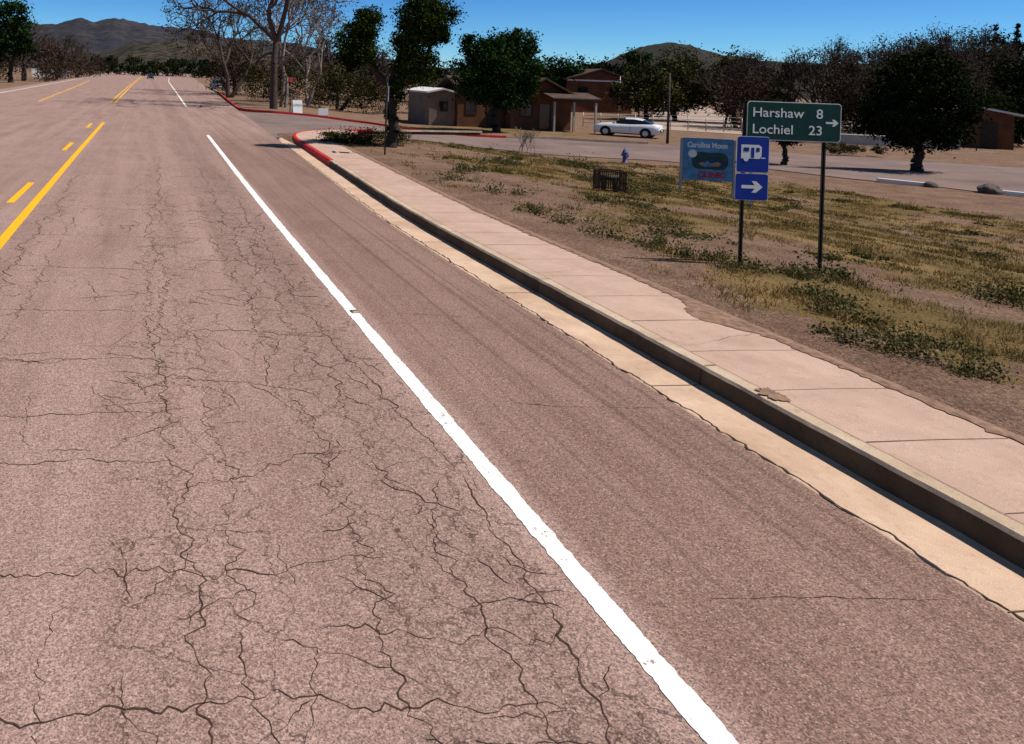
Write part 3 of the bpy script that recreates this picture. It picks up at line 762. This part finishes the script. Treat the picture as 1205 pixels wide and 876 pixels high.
def arrow(parent, cx, cz, s, y, mat):
    flat('arrow', [(cx - s, cz - s * .16), (cx + s * .25, cz - s * .16), (cx - .05 * s, cz - s * .55), (cx + .38 * s, cz - s * .55), (cx + s, cz), (cx + .38 * s, cz + s * .55), (cx - .05 * s, cz + s * .55), (cx + s * .25, cz + s * .16), (cx - s, cz + s * .16)], y, mat, parent)
gz = ground_z(8.62, 10.1)
sg = empty('directional_sign', (8.62, 10.1, gz), R(-8))
for nm, px, top in (('left_post', 0, 2.35), ('right_post', 1.14, 2.37)):
    zz = ground_z(8.62 + px, 10) - gz
    v = []; prof = [(-.03, -.01), (-.018, -.01), (-.012, .018), (.012, .018), (.018, -.01), (.03, -.01), (.03, -.014), (.014, -.014), (.009, .014), (-.009, .014), (-.014, -.014), (-.03, -.014)]
    n = len(prof)
    for z in (zz - .1, top): v += [(px + p[0], .03 + p[1], z) for p in prof]
    f = [(i, (i + 1) % n, n + (i + 1) % n, n + i) for i in range(n)] + [tuple(range(n, 2 * n))]
    poly_mesh(nm, v, f, M['steel'], sg)
G0, G1 = 1.83, 2.39
rrect('border', .02, 1.36, G0, G1, 0.000, .05, M['signwhite'], sg, .004)
rrect('panel', .031, 1.349, G0 + .011, G1 - .011, -.0035, .04, M['signgreen'], sg, .003)
text('Harshaw', .19, (.09, -.0055, 2.225), M['signwhite'], sg, xs=1.08, bold=.001)
text('Lochiel', .19, (.09, -.0055, 1.985), M['signwhite'], sg, xs=1.08, bold=.001)
text('8', .19, (1.10, -.0055, 2.225), M['signwhite'], sg, 'RIGHT', xs=1.08, bold=.001)
text('23', .19, (1.10, -.0055, 1.985), M['signwhite'], sg, 'RIGHT', xs=1.08, bold=.001)
arrow(sg, 1.23, 2.11, .09, -.0052, M['signwhite'])
bs = empty('camping_sign', (8.66, 10.05, gz), R(-8))
rrect('border', -.19, .27, 1.36, 1.88, -.01, .035, M['signwhite'], bs); rrect('panel', -.184, .264, 1.366, 1.874, -.0135, .03, M['signblue'], bs, .003)
rrect('arrow_border', -.20, .27, .96, 1.345, -.01, .035, M['signwhite'], bs); rrect('arrow_panel', -.194, .264, .966, 1.339, -.0135, .03, M['signblue'], bs, .003)
rrect('post_bracket', .0, .05, .9, 1.85, -.0045, .005, M['galv'], bs, .012)
arrow(bs, .04, 1.155, .15, -.0155, M['signwhite'])
flat('trailer_body', [(-.13, 1.56), (.13, 1.56), (.16, 1.60), (.16, 1.73), (.12, 1.76), (-.13, 1.76)], -.0155, M['signwhite'], bs)
flat('trailer_window_a', [(-.10, 1.66), (-.02, 1.66), (-.02, 1.72), (-.10, 1.72)], -.0175, M['signblue'], bs)
flat('trailer_window_b', [(.08, 1.66), (.13, 1.66), (.13, 1.72), (.08, 1.72)], -.0175, M['signblue'], bs)
flat('trailer_door', [(.01, 1.57), (.055, 1.57), (.055, 1.72), (.01, 1.72)], -.0177, M['signblue'], bs)
flat('trailer_hitch', [(.15, 1.565), (.215, 1.565), (.215, 1.58), (.15, 1.58)], -.0157, M['signwhite'], bs)
flat('trailer_wheel', [(-.06 + .035 * math.cos(a), 1.555 + .035 * math.sin(a)) for a in np.linspace(0, 2 * math.pi, 17)[:-1]], -.018, M['signwhite'], bs)
cz_ = ground_z(16.2, 21.2)
cb = empty('clinic_sign', (16.1, 21.3, cz_ - .02), R(-18))
box('board', (.72, 0, 1.08), (1.36, .04, 1.26), M['palebl'], cb)
for px in (0.0, 1.44): box('post', (px, 0, .82), (.06, .06, 1.74), M['galv'], cb)
text('Carolina Moon', .215, (.70, -.024, 1.5), M['signwhite'], cb, 'CENTER', .008, .84)
text('CLINIC', .24, (.84, -.0285, .62), M['boardred'], cb, 'CENTER', .010, 1.0)
mo = [(.78 + .5 * math.cos(a), 1.04 + .30 * math.sin(a) + .05 * math.sin(3 * a)) for a in np.linspace(0, 2 * math.pi, 31)[:-1]]
flat('painted_landscape', mo, -.0225, M['boardgreen'], cb)
flat('painted_hill', [(.36, .98), (.55, 1.14), (.70, 1.05), (.88, 1.20), (1.2, .98), (1.1, .86), (.5, .86)], -.0245, M['boardnavy'], cb)
flat('painted_bank', [(.45, .96), (.6, 1.0), (.8, .97), (1.0, 1.02), (1.1, .95), (1.0, .88), (.55, .88)], -.0255, M['boardtan'], cb)
flat('painted_stream', [(.62, .86), (.80, .86), (.76, 1.0), (.70, 1.05)], -.0265, M['palebl'], cb)
flat('painted_moon', [(.30 + .12 * math.cos(a), 1.24 + .12 * math.sin(a)) for a in np.linspace(0, 2 * math.pi, 21)[:-1]], -.0245, M['signwhite'], cb)
pz = ground_z(7.8, 24.3)
ps = empty('street_name_sign', (7.85, 24.3, pz), R(80))
cyl('pole', (0, 0, -.1), (0, 0, 2.55), .028, .028, M['steel'], ps)
box('blade', (0, 0, 2.45), (.6, .008, .16), M['signgreen'], ps)
box('plate', (0, -.034, 2.0), (.45, .006, .5), M['signwhite'], ps)
s1 = empty('roadside_sign', (10.9, 57, ground_z(10.9, 57)), R(5))
cyl('pole', (0, 0, -.1), (0, 0, 2.6), .035, .035, M['steel'], s1); box('plate', (0, -.04, 2.45), (.3, .02, .36), M['boardred'], s1, .02)
s2 = empty('sandwich_board', (10.9, 54.3, ground_z(10.9, 54.3)), R(3))
poly_mesh('front', [(-.35, -.28, 0), (.35, -.28, 0), (.35, 0, 1.05), (-.35, 0, 1.05), (-.35, -.25, 0), (.35, -.25, 0), (.35, .03, 1.05), (-.35, .03, 1.05)], [(0, 1, 2, 3), (5, 4, 7, 6), (0, 4, 5, 1), (2, 6, 7, 3), (1, 5, 6, 2), (0, 3, 7, 4)], M['signwhite'], s2)
poly_mesh('back', [(-.35, .28, 0), (.35, .28, 0), (.35, .04, 1.03), (-.35, .04, 1.03)], [(0, 1, 2, 3)], M['signwhite'], s2)
text('OPEN', .24, (0, -.13, .7), M['boardnavy'], s2, 'CENTER').rotation_euler = (R(75), 0, 0)
s3 = empty('low_white_sign', (13.0, 55, ground_z(13, 55)), R(3))
box('panel', (0, 0, .4), (.75, .04, .5), M['signwhite'], s3); box('leg_1', (-.3, .045, .2), (.04, .04, .5), M['wood'], s3); box('leg_2', (.3, .045, .2), (.04, .04, .5), M['wood'], s3)
gz2 = ground_z(12, 18.5)
cg = empty('utility_cage', (12, 18.5, gz2), R(-15))
for sx_ in (-.32, .32):
    for sy in (-.22, .22): box('corner_post', (sx_, sy, .28), (.035, .035, .56), M['cage'], cg)
for z in (.06, .54):
    for sy in (-.22, .22): box('rail', (0, sy, z), (.6, .03, .03), M['cage'], cg)
    for sx_ in (-.32, .32): box('rail', (sx_, 0, z), (.03, .4, .03), M['cage'], cg)
for i in range(1, 12): 
    box('bar', (-.32 + .64 * i / 12, -.222, .3), (.012, .012, .46), M['cage'], cg); box('bar', (-.32 + .64 * i / 12, .222, .3), (.012, .012, .46), M['cage'], cg)
for i in range(1, 7): box('bar', (-.322, -.22 + .44 * i / 7, .3), (.012, .012, .46), M['cage'], cg); box('bar', (.322, -.22 + .44 * i / 7, .3), (.012, .012, .46), M['cage'], cg)
cyl('valve_pipe', (-.15, 0, 0), (-.15, 0, .38), .06, .06, M['steel'], cg); cyl('valve_pipe', (.15, 0, 0), (.15, 0, .38), .06, .06, M['steel'], cg); cyl('valve_body', (-.24, 0, .36), (.24, 0, .36), .075, .075, M['steel'], cg)
hy = empty('fire_hydrant', (23.6, 35.2, ground_z(23.6, 35.2)))
prof = [(.16, 0), (.16, .05), (.11, .06), (.11, .48), (.145, .5), (.145, .54), (.12, .56), (.10, .64), (.06, .69), (.03, .70), (.03, .76), (.0, .76)]
v = []; f = []; n = 16
for r_, z in prof:
    for i in range(n): v.append((r_ * math.cos(2 * math.pi * i / n), r_ * math.sin(2 * math.pi * i / n), z))
for k in range(len(prof) - 1):
    for i in range(n): f.append((k * n + i, k * n + (i + 1) % n, (k + 1) * n + (i + 1) % n, (k + 1) * n + i))
poly_mesh('barrel', v, f, M['hyd'], hy, smooth=True)
cyl('side_outlet', (-.19, 0, .42), (.19, 0, .42), .055, .055, M['hyd'], hy); cyl('pumper_outlet', (0, -.2, .36), (0, 0, .36), .075, .075, M['hyd'], hy)
for (x, y, r_) in [(32.2, 25.6, .32), (31.0, 26.8, .2)]:
    bpy.ops.mesh.primitive_ico_sphere_add(subdivisions=3, radius=r_, location=(x, y, ground_z(x, y) + r_ * .4)); o = bpy.context.object; o.name = 'boulder'; o.scale = (1.3, 1, .8)
    for vt in o.data.vertices: vt.co *= 1 + .25 * mn.noise(vt.co * 4)
    o.data.materials.append(M['rock'])
for i, (x, y, L) in enumerate([(33.2, 24.4, 2.6), (30.6, 27.6, 1.6)]):
    box('parking_stop', (x, y, ground_z(x, y) + .1), (L, .2, .14), M['roofwhite'], None, .03, (0, 0, R(-58)))
def upole(x, y, h, arm=True):
    z = ground_z(x, y); e = empty('utility_pole', (x, y, z)); cyl('shaft', (0, 0, -.1), (0, 0, h), .09, .06, M['barkbrown'], e)
    if arm: box('crossarm', (0, -.12, h - .5), (1.8, .1, .12), M['barkbrown'], e)
upole(35.3, 48.1, 4.8, False); upole(62, 90, 8.5); upole(76, 82, 7)
e = empty('street_lamp', (58, 88, ground_z(58, 88))); cyl('mast', (0, 0, 0), (0, 0, 5), .07, .05, M['galv'], e); cyl('arm', (0, 0, 5), (1.4, 0, 5.3), .04, .03, M['galv'], e); box('head', (1.6, 0, 5.28), (.5, .2, .12), M['galv'], e, .03)

# ---------------------------------------------------------------- buildings
def gable(name, x0, x1, y0, y1, ze, zr, ov, mat, parent, axis='y', th=.14):
    if axis == 'y':
        xm = (x0 + x1) / 2; P = [(x0 - ov, ze - ov * (zr - ze) / (xm - x0)), (xm, zr), (x1 + ov, ze - ov * (zr - ze) / (xm - x0))]
        v = [(p[0], y, p[1]) for y in (y0 - ov, y1 + ov) for p in P] + [(p[0], y, p[1] + th) for y in (y0 - ov, y1 + ov) for p in P]
    else:
        ym = (y0 + y1) / 2; P = [(y0 - ov, ze - ov * (zr - ze) / (ym - y0)), (ym, zr), (y1 + ov, ze - ov * (zr - ze) / (ym - y0))]
        v = [(x, p[0], p[1]) for x in (x0 - ov, x1 + ov) for p in P] + [(x, p[0], p[1] + th) for x in (x0 - ov, x1 + ov) for p in P]
    f = [(0, 1, 4, 3), (1, 2, 5, 4), (6, 7, 10, 9), (7, 8, 11, 10), (0, 1, 7, 6), (1, 2, 8, 7), (3, 4, 10, 9), (4, 5, 11, 10), (0, 3, 9, 6), (2, 5, 11, 8)]
    return poly_mesh(name, v, f, mat, parent)
def gwall(name, x0, x1, y0, y1, ze, zr, mat, parent):
    xm = (x0 + x1) / 2
    v = [(x0, y0, -.5), (x1, y0, -.5), (x1, y0, ze), (xm, y0, zr), (x0, y0, ze)] + [(x0, y1, -.5), (x1, y1, -.5), (x1, y1, ze), (xm, y1, zr), (x0, y1, ze)]
    f = [(0, 1, 2, 3, 4), (9, 8, 7, 6, 5), (0, 4, 9, 5), (1, 6, 7, 2)]
    return poly_mesh(name, v, f, mat, parent)
def window(parent, x, y, z, w_, h_):
    box('window_glass', (x, y - .012, z), (w_, .02, h_), M['glass'], parent)
    box('window_frame', (x, y - .02, z + h_ / 2 + .04), (w_ + .16, .05, .08), M['wood'], parent); box('window_frame', (x, y - .02, z - h_ / 2 - .04), (w_ + .16, .06, .08), M['wood'], parent)
    for s in (-1, 1): box('window_frame', (x + s * (w_ / 2 + .04), y - .02, z), (.08, .05, h_ - .004), M['wood'], parent)
    box('window_mullion', (x, y - .027, z), (.04, .012, h_), M['wood'], parent)
hs_ = empty('stucco_house', (23.5, 60.5, -1.0), R(-3))
gwall('tan_wing_walls', 0, 2.2, 1.0, 7, 2.6, 2.85, M['stuccotan'], hs_)
gable('tan_wing_roof', 0, 2.2, 1.0, 7, 2.65, 2.9, .28, M['roofwhite'], hs_)
window(hs_, 1.2, 1.0, 1.5, .6, .7)
box('middle_walls', (4.25, 3.6, 1.2), (4.0, 6.2, 3.4), M['stuccobrown'], hs_)
gable('middle_roof', 2.45, 6.0, .5, 6.7, 2.95, 4.0, .2, M['roofbrown'], hs_, 'x')
window(hs_, 3.4, .5, 1.5, .8, .9); box('door', (5.2, .485, .9), (.95, .05, 2.1), M['wood'], hs_)
gwall('hall_walls', 6.3, 11.4, -.6, 7.5, 2.7, 4.0, M['stuccobrown'], hs_)
gable('hall_roof', 6.3, 11.4, -.8, 7.5, 2.75, 4.05, .55, M['roofbrown'], hs_)
window(hs_, 7.6, -.6, 1.5, .9, 1.0)
box('hall_door', (9.2, -.615, .95), (.95, .05, 2.1), M['glass'], hs_)
for px in (9.0, 10.6, 12.4): box('porch_post', (px, -2.6, 1.0), (.13, .13, 2.6), M['stuccowhite'], hs_)
box('porch_beam', (10.7, -2.6, 2.4), (3.6, .14, .2), M['wood'], hs_)
poly_mesh('porch_roof', [(8.7, -2.9, 2.52), (12.7, -2.9, 2.52), (12.7, -.62, 2.95), (8.7, -.62, 2.95), (8.7, -2.9, 2.62), (12.7, -2.9, 2.62), (12.7, -.62, 3.05), (8.7, -.62, 3.05)], [(0, 1, 2, 3), (4, 7, 6, 5), (0, 4, 5, 1), (1, 5, 6, 2), (3, 7, 4, 0)], M['roofbrown'], hs_)
h2 = empty('brown_house', (58, 100, -1.0), R(-8))
gwall('walls', 0, 9, 0, 8, 4.4, 5.8, M['stuccobrown'], h2); gable('roof', 0, 9, 0, 8, 4.5, 5.9, .6, M['roofbrown'], h2); window(h2, 2.2, 0, 2.8, 1.3, 1.2); window(h2, 6.6, 0, 2.8, 1.3, 1.2); box('eave_band', (4.5, -.02, 4.35), (8.9, .05, .2), M['roofwhite'], h2)
h3 = empty('white_roofed_house', (62, 54, -1.0), R(-38))
gwall('walls', 0, 5, 0, 8, 2.5, 3.0, M['stuccobrown'], h3); gable('roof', 0, 5, 0, 8, 2.55, 3.05, .5, M['roofwhite'], h3); window(h3, 1.5, 0, 1.4, 1, 1); box('door', (3.6, -.015, .9), (.95, .05, 2.1), M['wood'], h3)
h5 = empty('white_wall', (-25, 205, -.1), R(4))
box('wall', (0, 0, .9), (9, .3, 1.8), M['wallwhite'], h5)
for i in range(4): box('pier', (-4.4 + i * 2.93, -.05, 1.05), (.5, .5, 2.2), M['wallwhite'], h5)
fe = empty('fence', (0, 0, 0)); a0 = np.array([40, 66.]); b0 = np.array([74, 58.])
for i in range(24):
    p = a0 + (b0 - a0) * i / 23; z = ground_z(p[0], p[1]); cyl('post', (p[0], p[1], z - .1), (p[0], p[1], z + 1.3), .04, .04, M['galv'], fe, 6)
for k in range(4):
    p = a0; q = b0; z = -1 + .25 + .33 * k; cyl('rail', (p[0], p[1], z), (q[0], q[1], z), .018, .018, M['galv'], fe, 4)
rw_ = empty('low_wall', (50, 52.5, -1.0), R(-22)); box('wall', (3, 0, .3), (13, .3, .7), M['stuccowhite'], rw_); box('cap', (3, 0, .68), (13.2, .4, .06), M['roofwhite'], rw_)

# ---------------------------------------------------------------- cars
def car(name, loc, rz, paint_, coupe=True, sc=1.0):
    e = empty(name, loc, rz, sc)
    if coupe:
        st = [(-2.38, .45, .70, .74), (-2.32, .30, .98, .86), (-1.9, .24, 1.06, .93), (-1.2, .22, 1.05, .955), (-.3, .2, 1.0, .93), (.6, .2, .99, .93), (1.3, .2, .98, .95), (1.9, .22, .92, .92), (2.25, .26, .82, .86), (2.38, .38, .66, .74)]
        cab = [(-1.85, 1.03, 1.06, .72, .70), (-1.2, 1.02, 1.36, .80, .62), (-.6, 1.0, 1.46, .81, .62), (.05, .99, 1.45, .81, .62), (.5, .98, 1.27, .80, .64), (1.0, .97, 1.01, .76, .70)]
    else:
        st = [(-2.3, .45, .9, .75), (-2.25, .3, 1.0, .86), (-1.8, .25, 1.05, .92), (-1, .25, 1.02, .93), (0, .25, 1.0, .93), (1, .25, .98, .93), (1.7, .27, .93, .9), (2.2, .3, .82, .84), (2.3, .42, .65, .7)]
        cab = [(-2.15, 1.0, 1.05, .78, .74), (-1.9, 1.0, 1.55, .80, .66), (-1, 1.0, 1.66, .82, .66), (.1, 1.0, 1.62, .82, .66), (.55, .99, 1.4, .80, .66), (1.05, .97, 1.0, .76, .72)]
    v = []; f = []
    for (x, zb, zt, hw) in st:
        zm = zb + (zt - zb) * .55
        ring = [(-hw * .85, zb), (-hw, zb + .12), (-hw, zm), (-hw * .93, zt - .04), (-hw * .6, zt + .015), (0, zt + .03), (hw * .6, zt + .015), (hw * .93, zt - .04), (hw, zm), (hw, zb + .12), (hw * .85, zb)]
        v += [(x, a, b) for a, b in ring]
    m = 11
    for i in range(len(st) - 1):
        for k in range(m): f.append((i * m + k, i * m + (k + 1) % m, (i + 1) * m + (k + 1) % m, (i + 1) * m + k))
    f.append(tuple(range(m))); f.append(tuple(range((len(st) - 1) * m + m - 1, (len(st) - 1) * m - 1, -1)))
    poly_mesh('body', v, f, paint_, e, smooth=True)
    v = []; f = []; fm = []
    for (x, z0, z1, w0, w1) in cab:
        h_ = z1 - z0; v += [(x, -w0, z0 - .03), (x, -(w0 * .30 + w1 * .70), z0 + h_ * .82), (x, -w1 * .93, z1), (x, 0, z1 + .03), (x, w1 * .93, z1), (x, (w0 * .30 + w1 * .70), z0 + h_ * .82), (x, w0, z0 - .03)]
    m = 7
    for i in range(len(cab) - 1):
        for k in range(m - 1):
            f.append((i * m + k, i * m + k + 1, (i + 1) * m + k + 1, (i + 1) * m + k))
            roof = k in (1, 2, 3, 4) and 1 <= i <= len(cab) - 4
            fm.append(0 if roof else 1)
    f.append(tuple(range(m))); fm.append(1); f.append(tuple(range((len(cab) - 1) * m + m - 1, (len(cab) - 1) * m - 1, -1))); fm.append(1)
    poly_mesh('cabin', v, f, None, e, smooth=False, mats=[paint_, M['glass']], fm=fm)
    for x in (-1.42, 1.42):
        for s in (-1, 1):
            cyl('wheel_arch', (x, s * .80, .36), (x, s * .958, .36), .40, .40, M['tyre'], e, 24)
            cyl('tyre', (x, s * .74, .34), (x, s * .968, .34), .34, .34, M['tyre'], e, 24); cyl('rim', (x, s * .90, .34), (x, s * .976, .34), .22, .21, M['rim'], e, 12)
            box('mirror', (.72, s * .98, 1.04), (.12, .2, .12), paint_, e, .03) if x > 0 else None
    for s in (-1, 1):
        box('headlamp', (2.27, s * .6, .72), (.12, .32, .12), M['rim'], e, .03); box('tail_lamp', (-2.31, s * .6, .82), (.08, .36, .12), M['redlamp'], e, .02)
        box('sill', (0, s * .93, .24), (2.0, .03, .06), M['tyre'], e); box('door_line', (-.35, s * .938, .6), (.015, .01, .5), M['tyre'], e)
    box('grille', (2.34, 0, .5), (.08, .9, .16), M['tyre'], e, .02); box('number_plate', (-2.36, 0, .6), (.06, .45, .13), M['signwhite'], e)
    return e
car('white_car', (36.7, 54.5, ground_z(36.7, 54.5) + .02), R(134), M['carwhite'], sc=.97)
car('dark_car', (1.3, 225, .0), R(-90), M['cardark'], False)
car('parked_car', (12.2, 132, ground_z(12, 132)), R(92), M['cardark'], False)
car('parked_car', (11.2, 118, ground_z(11, 118)), R(92), M['carsilver'], False)

# ---------------------------------------------------------------- hills
def hills(name, prof, Rr, mat, seed, rough=.12):
    th = np.arange(prof[0][0], prof[-1][0], .15); hp = np.interp(th, [p[0] for p in prof], [p[1] for p in prof])
    rows = [(.62, 0), (.68, .12), (.72, .25), (.76, .38), (.8, .5), (.84, .6), (.88, .72), (.94, .88), (1, 1), (1.08, .8), (1.3, .2)]
    v = []; f = []
    for rr, k in rows:
        for t, h in zip(th, hp):
            a = R(t); x, y = Rr * rr * math.sin(a), Rr * rr * math.cos(a)
            H = h * Rr / 900
            z = H * k * (1 + rough * 2.2 * (k > 0) * mn.fractal(Vector((x * 12 / Rr, y * 12 / Rr, seed)), .8, 2.1, 6)) - 3 * (k == 0)
            v.append((x, y, z))
    n = len(th)
    for i in range(len(rows) - 1):
        for k in range(n - 1): q = i * n + k; f.append((q, q + 1, q + n + 1, q + n))
    return poly_mesh(name, v, f, mat, smooth=True)
H1 = hill_mat('hill_far_hazed', (.028, .027, .036), (.055, .046, .050), (.014, .018, .026), .6)  # bluish distance haze is mixed into the hill's base colours
H2 = hill_mat('hill_near', (.034, .028, .017), (.080, .058, .036), (.008, .011, .006), 1)
H3 = hill_mat('hill_right', (.022, .020, .014), (.040, .033, .023), (.010, .011, .009), 1.4)
hills('hills', [(-40, 20), (-14, 42), (-10.4, 50), (-7.5, 48), (-5.1, 57), (-3.8, 54), (-2.5, 60), (0, 54), (3, 48), (8, 42), (14, 30), (22, 14), (30, 16), (38, 18), (60, 10)], 2600, H1, 3, .07)
hills('hills', [(-40, 14), (-12, 20), (-7, 16), (-4, 18), (-1, 32), (2, 36), (6, 34), (10, 26), (20, 12), (26, 10)], 1300, H2, 9, .13)
hills('hills', [(25, 10), (28, 14), (30.5, 20), (32.5, 27), (33.8, 37), (35.2, 44), (36.2, 47), (37.4, 44), (38.6, 36), (41, 32), (48, 30), (56, 28), (70, 18)], 900, H3, 14, .08)
